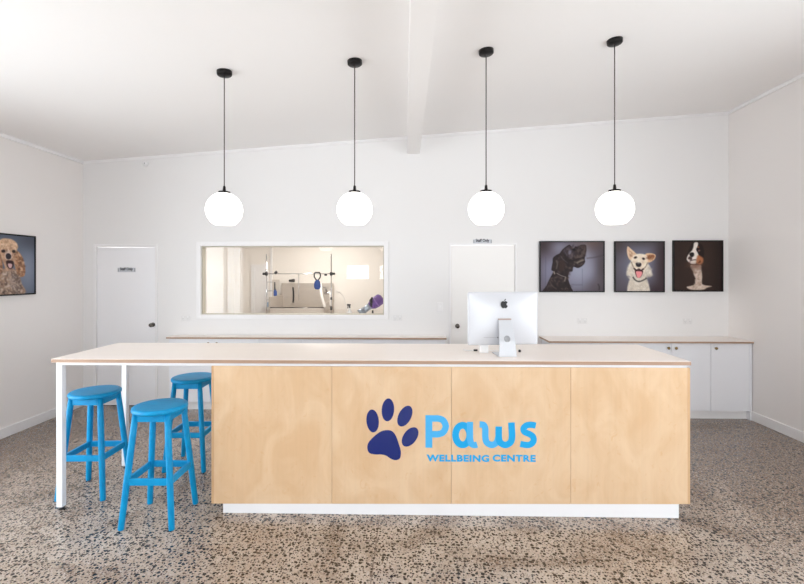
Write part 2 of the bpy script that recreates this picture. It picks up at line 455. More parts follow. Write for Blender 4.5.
def text_mesh(name, body, size, m, parent, off=0, ext=.0006, spacing=1.0, width=None):
    cu = bpy.data.curves.new(name+'_curve', 'FONT'); cu.body = body; cu.size = size; cu.offset = off; cu.extrude = ext; cu.space_character = spacing
    cu.resolution_u = 4
    tmp = bpy.data.objects.new(name+'_tmp', cu); COL.objects.link(tmp)
    dg = bpy.context.evaluated_depsgraph_get(); me = bpy.data.meshes.new_from_object(tmp.evaluated_get(dg))
    bpy.data.objects.remove(tmp)
    me.materials.clear(); me.materials.append(m)
    xs = [v.co.x for v in me.vertices]; ys = [v.co.y for v in me.vertices]
    k = width/(max(xs)-min(xs)) if width else 1
    x0, yy0 = min(xs), min(ys)
    for v in me.vertices: v.co = Vector(((v.co.x-x0)*k, -v.co.z, v.co.y-yy0))
    me.update()
    o = bpy.data.objects.new(name, me); COL.objects.link(o); o.parent = parent
    return o
def staff_sign(cx, cz, y, w, h, label):
    t = thing('door_sign', label, 'sign', (cx, y, cz), group='staff only signs on the doors')
    MB().box(-w/2, w/2, -.004, 0, -h/2, h/2).build('sign_plate', M['plate'], t, bevel=.001)
    for s in (-1, 1):
        MB().box(s*w*.46-.005, s*w*.46+.005, -.0045, -.0038, -h*.36, h*.36).build('end_mark', M['grey'], t)
    o = text_mesh('lettering', 'Staff Only', .05, M['ink'], t, off=.0016, width=w*.72)
    o.location = (-w*.36, -.0045, -.017)
    return t
staff_sign(-3.655, 1.741, YB+.008, .232, .056, 'grey Staff Only sign fixed on the upper part of the left white door')
staff_sign(.889, 2.098, YB-.012, .236, .05, 'grey Staff Only sign fixed across the top frame of the door behind the computer')

# inner window: frame, architrave, glass
x0, x1, z0, z1 = WIN
mb = MB(); w = .055
mb.box(x0-w, x0, YB-.014, YB+.001, z0-w, z1+w).box(x1, x1+w, YB-.014, YB+.001, z0-w, z1+w).box(x0, x1, YB-.014, YB+.001, z1, z1+w).box(x0, x1, YB-.014, YB+.001, z0-w, z0)
wn = struct(mb.build('window_1', M['trim'], bevel=.003))
mb = MB(); k = .012
mb.box(x0, x0+k, YB+.02, YB+.10, z0, z1).box(x1-k, x1, YB+.02, YB+.10, z0, z1).box(x0+k, x1-k, YB+.02, YB+.10, z1-k, z1).box(x0+k, x1-k, YB+.02, YB+.10, z0, z0+k)
mb.build('window_frame', mat('putty_frame', (196, 190, 176), .4), wn)
MB().box(x0+k*.7, x1-k*.7, YB+.05, YB+.056, z0+k*.7, z1-k*.7).build('pane', M['glass'], wn)

# ------------------------------------------------------------------ wash room behind the window
WX0, WX1, WZ = -3.3, .3, 2.7
wm = mat('washroom_wall_paint', (240, 235, 229), .6, bump=(40, .05))
struct(MB().box(WX0-T, WX1+T, WY1, WY1+T, 0, WZ).build('wall_washroom_back', wm))
struct(MB().box(WX0-T, WX0, YB+T, WY1, 0, WZ).build('wall_washroom_left', wm))
struct(MB().box(WX1, WX1+T, YB+T, WY1, 0, WZ).build('wall_washroom_right', wm))
struct(MB().box(WX0-T, WX1+T, YB+T, WY1+T, WZ, WZ+.08).build('ceiling_washroom', M['ceil']))
# narrow door on the wash room's far wall
o = struct(MB().box(-2.98, -2.66, WY1-.035, WY1, 0, 1.86).build('door_3', M['trim'], bevel=.004))
MB().box(-2.965, -2.90, WY1-.05, WY1-.035, .1, 1.80).build('door_panel', M['white'], o)
struct(MB().box(-2.62, -2.585, WY1-.03, WY1, 0, WZ).build('trim_6', M['trim']))
# unseen ceiling lamp added above the view to brighten the wash room
t = thing('added_ceiling_light', 'added round ceiling lamp, out of view, that brightens the room behind the inner window', 'lamp', (-1.5, 6.9, WZ))
MB().lathe([(0, 0), (.2, 0), (.2, -.04), (.18, -.05), (0, -.05)], n=32).build('lamp_base', M['white'], t)
MB().lathe([(.17, -.05), (.16, -.08), (.1, -.1), (0, -.105)], n=32).build('diffuser', mat('fill_diffuser', (255, 250, 240), .4, emit=(255, 246, 232), es=3), t)
l = bpy.data.lights.new('washroom_fill', 'AREA'); l.shape = 'DISK'; l.size = .34; l.energy = 34; l.color = (1, .955, .89)
lo = bpy.data.objects.new('washroom_fill', l); COL.objects.link(lo); lo.location = (-1.5, 6.9, WZ-.12)

# grooming frame: table, two chrome uprights, crossbar
gy = 6.62
t = thing('grooming_table', 'steel grooming table with two tall chrome uprights and crossbar behind the inner window', 'grooming table', (-1.69, gy, 0))
MB().box(-.6, .6, -.3, .3, .78, .82).build('tabletop', M['steel'], t, bevel=.006)
for sx in (-1, 1):
    for sy in (-1, 1):
        MB().tube([(sx*.52, sy*.25, 0), (sx*.52, sy*.25, .78)], .018).build('leg', M['chrome'], t)
for sx in (-1, 1):
    u = MB().tube([(sx*.487, 0, .82), (sx*.487, 0, 1.985)], .009, 12).build('upright', M['chrome'], t)
    MB().tube([(sx*.487, 0, 1.665), (sx*.487, 0, 1.715)], .02, 12).tube([(sx*.487, 0, 1.69), (sx*.487+sx*.055, -.01, 1.69)], [.014, .018], 12).build('clamp', M['blackm'], u)
    if sx > 0:
        MB().tube([(.487, 0, 1.15), (.487, 0, 1.2)], .017, 12).build('clamp', M['blackm'], u)
        MB().tube([(.487, 0, 1.30), (.487, 0, 1.34)], .014, 12).build('clamp', M['blackm'], u)
MB().tube([(-.487, 0, 1.69), (.487, 0, 1.69)], .006, 10).build('crossbar', M['chrome'], t)
MB().tube([(.0, 0, 1.69), (0, 0, 1.30)], .005, 8).build('hanging_rod', M['chrome'], t)
MB().tube([(-.36, -.0, 1.695), (-.33, -.0, 1.725)], .02, 10).build('knob', M['blackm'], t)
MB().tube([(.405, -.0, 1.66), (.405, -.0, 1.685)], .02, 10).build('knob', M['blackm'], t)

# blue noose/bag hanging on the crossbar
bx = -1.405
t = thing('blue_harness', 'blue harness hanging by a black loop from the chrome crossbar', 'harness', (bx, gy-.03, 1.455))
lp = crom([(0, 0, .13), (-.045, 0, .19), (-.035, 0, .25), (0, 0, .255), (.035, 0, .25), (.045, 0, .19), (0, 0, .13)], 6)
MB().tube(lp, .01, 8).build('loop', M['blackm'], t)
MB().lathe([(0, 0), (.03, .005), (.05, .035), (.05, .08), (.04, .12), (.02, .145), (0, .148)], n=20, M=Matrix.Diagonal((1, .45, 1, 1))).build('pouch', M['bluef'], t)

# steel dog bath
t = thing('dog_bath', 'raised stainless steel dog bath with tall splashback against the far wash room wall', 'bath', (-1.9, 7.78, 0))
mb = MB(); mb.box(-.5, .46, .36, .395, .72, 1.515); mb.box(-.5, -.475, -.38, .36, .72, 1.30); mb.box(.435, .46, -.38, .36, .72, 1.20)
mb.build('splashback', M['steel'], t, bevel=.004)
mb = MB(); mb.box(-.475, .435, -.38, -.35, .72, 1.115).box(-.475, .435, -.35, .36, .72, .75)
mb.build('tub', M['steelp'], t, bevel=.004)
MB().tube([(-.475, -.37, 1.12), (.435, -.37, 1.12)], .012, 10).build('rim', M['nickel'], t)
for sx in (-.44, .40):
    for sy in (-.34, .34): MB().tube([(sx, sy, 0), (sx, sy, .72)], .02).build('leg', M['chrome'], t)
# shower fittings on the bath
bath = t
def sub(name, parent, world):
    o = bpy.data.objects.new(name, None); COL.objects.link(o); o.parent = parent; o.empty_display_size = .05
    o.location = Vector(world)-parent.location; return o
t = sub('tap', bath, (-1.56, 8.14, 1.30))
MB().tube([(-.04, 0, .03), (.07, 0, .03)], .022, 12).build('tap_body', M['chrome'], t)
MB().tube(crom([(0, -.01, .03), (-.01, -.05, .12), (-.05, -.1, .15), (-.09, -.13, .10)], 6), .012, 10).build('spout', M['chrome'], t)
MB().tube([(.07, 0, .03), (.085, -.02, .11)], [.012, .008], 10).build('tap_lever', M['blackm'], t)
def hose(name, pts, r, m, head=None):
    t = bath; o = bath.location
    h_ = MB().tube([Vector(p)-o for p in crom(pts, 6)], r, 10).build(name, m, t)
    if head: MB().tube([Vector(p)-o for p in head[0]], head[1], 12).build('shower_head', head[2], h_)
    return t
hose('shower_hose', [(-2.18, 8.13, 1.16), (-2.17, 8.12, 1.3), (-2.18, 8.12, 1.44)], .014, M['blackm'],
     ([(-2.25, 8.11, 1.56), (-2.15, 8.11, 1.565)], [.02, .03], M['blackm']))
hose('dryer_hose', [(-1.52, 7.36, 1.53), (-1.50, 7.34, 1.36), (-1.46, 7.34, 1.2), (-1.44, 7.345, 1.14)], .024, M['towel'])
hose('rinse_hose', [(-1.37, 7.36, 1.40), (-1.34, 7.34, 1.30), (-1.345, 7.34, 1.16)], .018, M['towel'])
tag(MB().tube(crom([(-1.40, 8.185, 1.36), (-1.33, 8.185, 1.35), (-1.25, 8.185, 1.24), (-1.2, 8.185, .9), (-1.2, 8.185, .006)], 6), .006, 10).build('power_cable', M['socket']), 'thin grey cable looping down the wall right of the steel bath', 'cable')
t = thing('wall_bracket', 'grey metal shelf rack with clipped tools on the left of the steel bath', 'rack', (-2.50, 8.0, 1.08))
MB().box(-.10, .05, -.1, .19, 0, .012).box(-.10, .05, .178, .19, .012, .5).build('rack_panel', M['steelp'], t, bevel=.002)
for k in range(3):
    MB().tube([(-.10, -.1, .14+.16*k), (.05, -.1, .14+.16*k)], .004, 8).tube([(-.1, -.1, .14+.16*k), (-.1, .18, .14+.16*k)], .004, 8).build('rail', M['grey'], t)
t = thing('grooming_brush', 'dark blue long handled brush hanging on the rack left of the bath', 'brush', (-2.44, 7.87, 1.20))
MB().tube([(0, 0, .34), (0, 0, .22), (.005, 0, .2)], [.01, .014, .02], 10).build('handle', M['blackm'], t)
MB().tube([(.005, 0, .2), (.01, 0, .16), (.012, 0, .03), (.01, 0, 0)], [.02, .032, .03, .01], 12).build('brush_head', M['bluef'], t)
tw = MB()
P = [Vector((-2.585+.14*u/8, 7.86+.02*math.sin(u*1.7), 1.10)) for u in range(9)]
for i in range(8):
    a_, b_ = P[i], P[i+1]
    tw.hexa([(a_.x, a_.y, 1.093), (b_.x, b_.y, 1.093), (a_.x, a_.y+.03, 1.093), (b_.x, b_.y+.03, 1.093),
             (a_.x, a_.y, 1.17+.02*math.sin(i)), (b_.x, b_.y, 1.17+.02*math.sin(i+1)), (a_.x, a_.y+.03, 1.17+.02*math.sin(i)), (b_.x, b_.y+.03, 1.17+.02*math.sin(i+1))])
tag(tw.build('folded_towel', M['bluel'], bevel=.004), 'pale blue folded towel on the rack beside the steel bath', 'towel')

# white bench by the window with dryer, stand and spray bottle
t = thing('wash_bench', 'white bench cupboard under the right end of the inner window', 'bench', (-.62, 6.2, 0))
MB().box(-.42, .42, -.28, .28, 0, 1.0).build('bench_body', M['cab'], t, bevel=.004)
MB().box(-.44, .44, -.30, .30, 1.0, 1.03).build('bench_top', M['white'], t, bevel=.004)
t = thing('pet_dryer', 'purple and silver pet dryer with black grip on a small stand behind the glass', 'dryer', (-.545, 6.2, 1.03))
MB().lathe([(0, 0), (.06, 0), (.06, .012), (.014, .02), (.012, .15), (0, .15)], n=20).build('stand', M['blackm'], t)
d = Vector((.82, 0, .57)).normalized()
def along(s, o=(-.0, 0, .235)): return Vector(o)+d*s
MB().tube([along(-.04), along(0), along(.05), along(.14), along(.165)], [.05, .075, .08, .076, .04], 20).build('motor_body', M['purple'], t)
MB().tube([along(-.15), along(-.10), along(-.04)], [.046, .042, .05], 16).build('barrel', M['silver'], t)
MB().tube([along(-.21)+Vector((0, 0, -.01)), along(-.15)], [.062, .046], 16).build('nozzle', M['silver'], t)
MB().tube([(-.005, -.05, .21), (-.02, -.07, .29), (.0, -.06, .335)], [.02, .024, .014], 12).build('grip', M['blackm'], t)
MB().tube([along(.055), along(.07)], [.082, .082], 20).build('band', mat('lilac_band', (150, 110, 190), .4), t)
MB().tube(crom([along(.16), along(.16)+Vector((.06, 0, -.05)), along(.16)+Vector((.05, 0, -.18)), (.12, .02, .008)], 6), .007, 8).build('cord', M['blackm'], t)
t = thing('spray_bottle', 'small clear white spray bottle with black nozzle left of the purple dryer', 'bottle', (-.855, 6.1, 1.03))
MB().lathe([(0, 0), (.032, 0), (.034, .02), (.034, .13), (.014, .17), (.012, .19), (0, .19)], n=20).build('bottle_body', M['white'], t)
MB().tube([(0, 0, .19), (0, 0, .225)], .013, 12).tube([(.015, 0, .23), (-.035, 0, .235)], .012, 10).tube([(-.02, 0, .225), (-.03, 0, .185)], .005, 8).build('spray_nozzle', M['blackm'], t)

# ------------------------------------------------------------------ wall fittings
def outlet(x, z, label, w=.115, h=.07, sw=False, group='white power points on the back wall'):
    t = thing('wall_switch' if sw else 'power_outlet', label, 'switch' if sw else 'power outlet', (x, YB, z), group=None if sw else group)
    MB().box(-w/2, w/2, -.008, 0, -h/2, h/2).build('cover_plate', M['socket'] if not sw else M['trim'], t, bevel=.003)
    if sw:
        MB().box(-.012, .012, -.012, -.008, -.016, .016).build('rocker', M['white'], t, bevel=.002)
    else:
        for s in (-1, 1):
            MB().box(s*.03-.006, s*.03+.006, -.0115, -.008, .013, .029).build('rocker', M['white'], t, bevel=.001)
            mb = MB()
            for (dx, a) in ((-.008, 25), (.008, -25)):
                Mx = Matrix.Translation((s*.03+dx, -.0085, -.004)) @ Matrix.Rotation(R(a), 4, 'Y')
                mb.box(-.001, .001, -.0005, .0006, -.005, .005, M=Mx)
            mb.box(s*.03-.001, s*.03+.001, -.009, -.0079, -.024, -.014)
            mb.build('pin_slots', M['grey'], t)
outlet(-2.884, 1.122, 'white double power point between the left door and the inner window')
outlet(-.178, 1.133, 'white double power point just right of the inner window above the bench')
outlet(2.136, 1.101, 'white double power point below the picture of the black dog')
outlet(3.435, 1.10, 'white double power point below the picture of the dog on brown')
outlet(.357, 1.273, 'white light switch left of the door behind the computer', .07, .115, sw=True)
t = thing('smoke_sensor', 'small round white sensor high on the back wall near the left corner', 'sensor', (-3.40, YB, 3.10))
Mx = Matrix.Rotation(R(90), 4, 'X')
MB().lathe([(0, 0), (.036, 0), (.036, .012), (.024, .022), (0, .03)], n=28, M=Mx).build('sensor_body', M['trim'], t)
MB().lathe([(0, .0295), (.006, .0295), (.006, .033), (0, .033)], n=12, M=Mx).build('sensor_eye', M['grey'], t)

# ------------------------------------------------------------------ back cabinets
def cab_knob(x, y, z, parent):
    Mx = Matrix.Translation((x, y, z)) @ Matrix.Rotation(R(90), 4, 'X')
    return MB().lathe([(0, 0), (.009, 0), (.007, .012), (.015, .017), (.017, .022), (.014, .028), (0, .03)], n=20, M=Mx).build('knob', M['brass'], parent)
def cabinet(name, label, x0, x1, yf, doors, knobs, group, ztop=.889):
    t = thing(name, label, 'cabinet', ((x0+x1)/2, YB, 0), group=group); ox = (x0+x1)/2
    MB().box(x0-ox+.001, x1-ox-.001, yf+.02-YB, -.001, .1, ztop).build('carcass', M['cab'], t)
    MB().box(x0-ox+.001, x1-ox-.001, yf+.05-YB, yf+.068-YB, 0, .1).build('kickboard', M['trim'], t)
    for (a, b), k in zip(doors, knobs):
        d = MB().box(a-ox+.0018, b-ox-.0018, yf-YB, yf+.019-YB, .104, ztop-.004).build('cabinet_door', M['cab'], t, bevel=.0015)
        if k is not None: cab_knob(k-ox, yf-YB, .832, d)
    return t
GR = 'white cabinets of the right bench'; GL = 'white cabinets of the left bench'
yr = 5.222
cabinet('storage_cabinet', 'white double door cabinet behind the computer below the black dog picture', 1.63, 2.56, yr, [(1.63, 2.095), (2.095, 2.56)], [2.055, 2.135], GR)
cabinet('storage_cabinet', 'white double door cabinet with two brass knobs partly behind the counter corner', 2.56, 3.463, yr, [(2.56, 3.015), (3.015, 3.463)], [2.972, 3.058], GR)
cabinet('storage_cabinet', 'white single door cabinet with one brass knob against the right wall', 3.463, 3.905, yr, [(3.463, 3.905)], [3.514], GR)
t = MB().box(3.905, 3.93, yr-.004, YB-.001, 0.0, .889).build('end_panel', M['cab']); tag(t, 'narrow white end panel between the last right cabinet and the right wall', 'panel')
def worktop(x0, x1, yf, label, z0=.8895, z1=.912):
    t = thing('worktop', label, 'worktop', (x0, YB, z0))
    MB().box(0, x1-x0, yf-YB, -.001, 0, z1-z0-.003).build('plywood_core', M['plyedge'], t, bevel=.001)
    MB().box(0, x1-x0, yf-YB, -.001, z1-z0-.003, z1-z0).build('laminate_surface', M['laminate'], t)
worktop(1.60, XR-.001, 5.20, 'pale worktop with plywood edge on the cabinets at the right under the dog pictures')
yl = 5.445
sx = [-3.01, -2.455, -1.888, -1.339, -.747, -.16, .41]
lab = ['white cabinet door unit at the left end of the bench below the inner window',
       'white middle cabinet unit of the bench below the inner window',
       'white cabinet unit at the right end of the bench below the inner window']
cabinet('storage_cabinet', lab[0], sx[0], sx[2], yl, [(sx[0], sx[1]), (sx[1], sx[2])], [-2.508, -2.402], GL)
cabinet('storage_cabinet', lab[1], sx[2], sx[4], yl, [(sx[2], sx[3]), (sx[3], sx[4])], [None, None], GL)
cabinet('storage_cabinet', lab[2], sx[4], sx[6], yl, [(sx[4], sx[5]), (sx[5], sx[6])], [None, None], GL)
worktop(-3.035, .425, yl-.02, 'long pale worktop with plywood edge on the bench below the inner window')

# ------------------------------------------------------------------ reception counter
IY = 3.112; ID = .735; IH = 1.0895; IL, IR = -2.570, 1.930
t = thing('reception_counter', 'long birch plywood reception counter with white base frame, pale top and blue paw logo', 'counter', (-.32, 3.48, 0))
OX, OY = -.32, 3.48
def ibox(x0, x1, y0, y1, z0, z1, mb=None):
    mb = mb or MB(); return mb.box(x0-OX, x1-OX, y0-OY, y1-OY, z0, z1)
yb = IY+ID
top = ibox(IL, IR, IY, yb, IH-.027, IH-.003).build('countertop', M['plyedge'], t, bevel=.001)
ibox(IL, IR, IY, yb, IH-.003, IH).build('laminate_surface', M['laminate'], top)
zt = IH-.027; fr = .0195
ibox(IL+.028, IR-.02, IY+.012, IY+.012+fr, zt-fr, zt).build('front_rail', M['gloss'], t, bevel=.002)
ibox(IL+.028, IR-.02, yb-.012-fr, yb-.012, zt-fr, zt).build('rear_rail', M['gloss'], t, bevel=.002)
ibox(IL+.028, IL+.028+fr, IY+.012+fr, yb-.012-fr, zt-fr, zt).build('end_rail', M['gloss'], t, bevel=.002)
for (ly) in (IY+.012, yb-.04):
    lw = .042
    xl_ = IL+.028+(.022 if ly > 3.3 else 0)
    l_ = ibox(xl_, xl_+lw, ly, ly+.04, .024, zt-fr if ly < 3.3 else zt).build('leg', M['gloss'], t, bevel=.002)
    MB().lathe([(0, 0), (.02, 0), (.02, .008), (.006, .012), (.006, .024), (0, .024)], c=(xl_+lw/2-OX, ly+.025-OY, 0), n=16).build('levelling_foot', M['blackm'], l_)
PZ1 = zt-fr-.001
def pz(x): return .066+(x-PX0)*.0102
PX0, PX1 = -1.420, 1.929
PF = IY+.008
seams = [PX0+.018, -.562, .278, 1.108, PX1-.018]
for a, b in zip(seams, seams[1:]):
    w2 = (b-a)/2-.0009; zb_, h_ = (PZ1+.08)/2, (PZ1-.08)/2
    za, zb2 = pz(a)-zb_, pz(b)-zb_
    pb = MB().hexa([(-w2, -.009, za), (w2, -.009, zb2), (-w2, .009, za), (w2, .009, zb2), (-w2, -.009, h_), (w2, -.009, h_), (-w2, .009, h_), (w2, .009, h_)])
    pb.build('front_panel', M['birch'], t, bevel=.001, loc=((a+b)/2-OX, PF+.009-OY, zb_))
for a in (PX0, PX1-.018):
    o = ibox(a, a+.0175, PF+.001, yb-.06, pz(a), PZ1).build('side_panel', [M['birch'], M['birchedge']], t, bevel=.0008)
    for p in o.data.polygons:
        if abs(p.normal.y) > .9: p.material_index = 1
ibox(PX0+.02, PX1-.02, PF+.03, yb-.3, .115, PZ1).build('carcass', M['cab'], t)
kx0, kx1 = -1.338, 1.853
mb = MB(); P = []
for z_ in (0, 1):
    for y_ in (PF+.004, yb-.32):
        for x_ in (kx0, kx1): P.append((x_-OX, y_-OY, pz(x_)-.0005 if z_ else 0))
mb.hexa(P); mb.build('kickboard', M['gloss'], t, bevel=.0008)

# logo on the counter: crop-free drawing units -> metres on the front panels
def lx(px): return (.097+(px-425.5)*.00697)*1.0005-OX
def lz(px, py): z = .705-(py-415)*.00697+(px-425)*.00005; return 1.7-(1.7-z)*1.0005
def word(u, v): px, py = 420+u/6.432, 405+v/6.432; return (lx(px), lz(px, py))
def paw(u, v): px, py = 355+u/7.786, 392+v/7.786; return (lx(px), lz(px, py))
LY = PF-OY
mb = MB()
def ell(cx, cy, rx, ry, rot):
    out = []
    for k in range(40):
        a = 2*math.pi*k/40; x, y = rx*math.cos(a), ry*math.sin(a); c, s = math.cos(R(rot)), math.sin(R(rot))
        out.append(paw(cx+x*c-y*s, cy+x*s+y*c))
    return out
for e in ((134, 225, 49, 90, -5), (254, 138, 49, 90, 4), (387, 187, 50, 88, 27), (428, 350, 52, 86, 36)): mb.plate(ell(*e), LY-.0012, .0012)
pad = [(250, 297), (290, 307), (318, 345), (338, 400), (356, 465), (348, 518), (312, 532), (275, 520), (240, 497), (200, 488), (150, 488), (106, 474), (92, 435), (103, 392), (150, 342), (200, 307)]
mb.plate([paw(p[0], p[1]) for p in crom([(a, b) for a, b in pad], 5, True)], LY-.0012, .0012)
mb.build('paw_logo', M['navy'], t)
K = .00697/6.432
mb = MB()
def stroke(pts, w, m=0, n=6, y=0):
    mb.ribbon([word(p[0], p[1]) for p in crom(pts, n)], w*K, LY-.0011-y, .0011, m)
# P
stroke([(57, 65), (57, 170), (57, 275)], 44, 0)
stroke([(60, 86), (90, 86), (120, 87), (150, 100), (166, 137), (150, 174), (120, 187), (90, 188), (60, 188)], 42, 0, 6, .0002)
mb.build('letter', [M['sky'], M['cyan']], t); mb = MB()
# a
el = [(275+46*math.cos(k*math.pi/12), 193+63*math.sin(k*math.pi/12)) for k in range(25)]
stroke(el, 44, 1, 2)
stroke([(322, 108), (322, 170), (323, 220), (332, 250), (350, 258), (368, 254)], 40, 0, 6, .0002)
mb.build('letter', [M['sky'], M['cyan']], t); mb = MB()
# w
stroke([(384, 125), (408, 128), (420, 150), (421, 205), (430, 240), (462, 257), (492, 242), (504, 208)], 41, 0, 6)
stroke([(507, 138), (507, 205), (516, 240), (548, 257), (582, 240), (592, 205), (590, 150), (588, 112)], 42, 1, 6, .0002)
mb.build('letter', [M['sky'], M['cyan']], t); mb = MB()
# s
stroke([(744, 132), (715, 127), (685, 131), (666, 150), (672, 172), (700, 185), (725, 202), (730, 230), (712, 252), (685, 257), (645, 250)], 40, 1, 6)
mb.build('letter', [M['sky'], M['cyan']], t)
for body_, pa, pb in (('WELLBEING', 426.5, 489.2), ('CENTRE', 492.6, 535.6)):
    o = text_mesh('tagline_word', body_, .06, M['cyan'], t, off=.0026, spacing=1.1, width=lx(pb)-lx(pa))
    zz = [v.co.z for v in o.data.vertices]; k = .049/(max(zz)-min(zz))
    for v in o.data.vertices: v.co.z *= k
    o.location = (lx(pa), LY-.0006, lz(pa, 461.6))

# ------------------------------------------------------------------ stools
def make_stool(label):
    t = thing('bar_stool', label, 'stool', (0, 0, 0), group='bright blue wooden bar stools at the counter')
    H = .782; r = .178
    prof = [(0, H-.034), (r-.012, H-.034), (r-.003, H-.028), (r, H-.018), (r-.002, H-.008), (r-.010, H-.001), (r-.03, H), (r*.5, H-.003), (0, H-.004)]
    MB().lathe(prof, n=56).build('seat', M['stool'], t)
    a, b = .169, .108
    zt_ = H-.034
    def at(i, j, z):
        k = z/zt_; q = a+(b-a)*k; return Vector((i*q, j*q, z))
    for i in (-1, 1):
        for j in (-1, 1):
            MB().tube([at(i, j, 0), at(i, j, .008), at(i, j, .3), at(i, j, .6), at(i, j, zt_)], [.0165, .0195, .021, .021, .0195], 20).build('leg', M['stool'], t)
    def board(p, q, h, th, name):
        p, q = Vector(p), Vector(q); d = (q-p).normalized(); n = Vector((-d.y, d.x, 0))*th/2
        P = [p-n, q-n, p+n, q+n]
        MB().hexa([(v.x, v.y, v.z-h/2) for v in P]+[(v.x, v.y, v.z+h/2) for v in P]).build(name, M['stool'], t, bevel=.003)
    for z, h, nm in ((.307, .045, 'stretcher'), (.722, .05, 'apron')):
        c = [(-1, -1), (1, -1), (1, 1), (-1, 1)]
        for k in range(4):
            p, q = at(*c[k], z), at(*c[(k+1) % 4], z); board(p+(q-p)*.03, q-(q-p)*.03, h, .02, nm)
    return t
s0 = make_stool('bright blue wooden bar stool in front, nearest the camera')
s0.location = (-1.759, 3.072, 0); s0.rotation_euler.z = R(1)
s1 = copy_tree(s0); s1.location = (-2.482, 3.435, 0); s1.rotation_euler.z = R(2)
s1['label'] = 'blue wooden bar stool farthest left, beside the white front leg of the counter'
s2 = copy_tree(s0); s2.location = (-1.949, 3.921, 0); s2.rotation_euler.z = R(1.5)
s2['label'] = 'blue wooden bar stool farthest back, partly hidden by the plywood counter side'

# ------------------------------------------------------------------ pendants
def make_pendant():
    t = thing('pendant_lamp', None, 'lamp', (0, 0, 0), group='white globe pendants over the counter')
    return t
labels = ['white globe pendant lamp at the far left, above the bar stool end of the counter',
          'white globe pendant lamp hanging in front of the inner window, left of the ceiling beam',
          'white globe pendant lamp above the computer, just right of the ceiling beam',
          'white globe pendant lamp at the far right, in front of the dog pictures']
gz = 2.208; gr = .1415
slope = math.atan(.07)
for i, px in enumerate((-1.508, -.456, .591, 1.602)):
    py = 3.545
    t = thing('pendant_lamp', labels[i], 'lamp', (px, py, gz), group='white globe pendants over the counter')
    prof = []
    a0, a1 = math.asin(.04/gr), math.pi-math.asin(.078/gr)
    for k in range(29):
        a = a0+(a1-a0)*k/28; prof.append((gr*math.sin(a), gr*math.cos(a)))
    e = prof[-1]; prof += [(e[0]-.006, e[1]+.001), (e[0]-.03, e[1]+.004), (0, e[1]+.005)]
    MB().lathe([(0, prof[0][1]-.004), (prof[0][0], prof[0][1])]+prof[1:], n=56).build('globe_shade', M['globe'], t)
    MB().lathe([(0, gr-.012), (.046, gr-.012), (.046, gr+.007), (.014, gr+.011), (.010, gr+.045), (.007, gr+.052), (0, gr+.052)], n=28).build('lamp_holder', M['black'], t)
    zcan = zc(px)-gz
    MB().tube([(0, 0, gr+.05), (0, 0, zcan-.02)], .0042, 8).build('cord', M['cord'], t)
    Mx = Matrix.Translation((0, 0, zcan)) @ Matrix.Rotation(-slope, 4, 'Y')
    MB().lathe([(0, -.034), (.012, -.034), (.052, -.032), (.058, -.026), (.059, 0), (0, 0)], n=36, M=Mx).build('ceiling_rose', M['black'], t)

# ------------------------------------------------------------------ computer
cx, cy_, cz = .691, 3.345, IH
t = thing('desktop_computer', 'silver white all-in-one desktop computer seen from behind on the counter', 'computer', (cx, cy_, cz), R(7))
Wd, z0, z1 = .271, .070, .470
# display: thin rim, domed back toward the camera (-Y)
mb = MB(); n = 36; m_ = 26; g = []
zc_ = (z0+z1)/2; hh = (z1-z0)/2
def rr(u, v, r=.05):   # squircle-ish corner pull for a rounded outline
    return u*Wd, v*hh
for j in range(m_+1):
    row = []
    for i in range(n+1):
        u, v = -1+2*i/n, -1+2*j/m_
        x, z = u*Wd, v*hh
        cr = .014; ax, az = abs(x)-(Wd-cr), abs(z)-(hh-cr)
        if ax > 0 and az > 0:
            q = math.hypot(ax, az)
            if q > cr: x = math.copysign(Wd-cr+ax*cr/q, x); z = math.copysign(hh-cr+az*cr/q, z)
        dpt = .034*(1-abs(u)**2.4)*(1-abs(v)**3.0)
        row.append(mb.bm.verts.new((x, .03-.006-dpt, zc_+z)))
    g.append(row)
for j in range(m_):
    for i in range(n):
        f = mb.bm.faces.new((g[j][i], g[j][i+1], g[j+1][i+1], g[j+1][i])); f.smooth = True
rim = g[0][:]+[g[j][n] for j in range(1, m_+1)]+g[m_][n-1::-1]+[g[j][0] for j in range(m_-1, 0, -1)]
bk = [mb.bm.verts.new((v.co.x, .03, v.co.z)) for v in rim]
for i in range(len(rim)):
    mb.bm.faces.new((rim[i], rim[(i+1) % len(rim)], bk[(i+1) % len(rim)], bk[i]))
mb.bm.faces.new(bk[::-1])
disp = mb.build('display', M['alu'], t)
MB().box(-Wd+.012, Wd-.012, .0301, .0309, z0+.075, z1-.012).build('screen', M['blackm'], disp)
# apple-shaped mark
ys = .03-.006-.034-.0012
def lg(u, v): return ((u-303)*.00109, .373-(v-165)*.00109+.004)
body = [(303, 146), (312, 142), (322, 148), (325, 153), (318, 160), (319, 170), (326, 176), (320, 187), (312, 192), (303, 189), (294, 192), (284, 184), (279, 170), (280, 153), (288, 144), (296, 143)]
mb = MB(); mb.plate([lg(a, b) for a, b in crom([(a, b) for a, b in body], 4, True)], ys, .0035)
mb.plate([lg(a, b) for a, b in [(303, 141), (303, 136), (307, 130), (313, 127), (313, 132), (309, 138)]], ys, .0035)
mb.build('fruit_mark', M['ink'], disp)
# port row and power button
for k in range(7):
    MB().box(-.150+k*.0135, -.150+k*.0135+.007, .0, .012, .128, .131).build('port', M['grey'], disp)
MB().lathe([(0, 0), (.0042, 0), (.0042, .004), (0, .004)], n=14, M=Matrix.Translation((-.048, .0015, .129)) @ Matrix.Rotation(R(90), 4, 'X')).build('headphone_port', M['blackm'], disp)
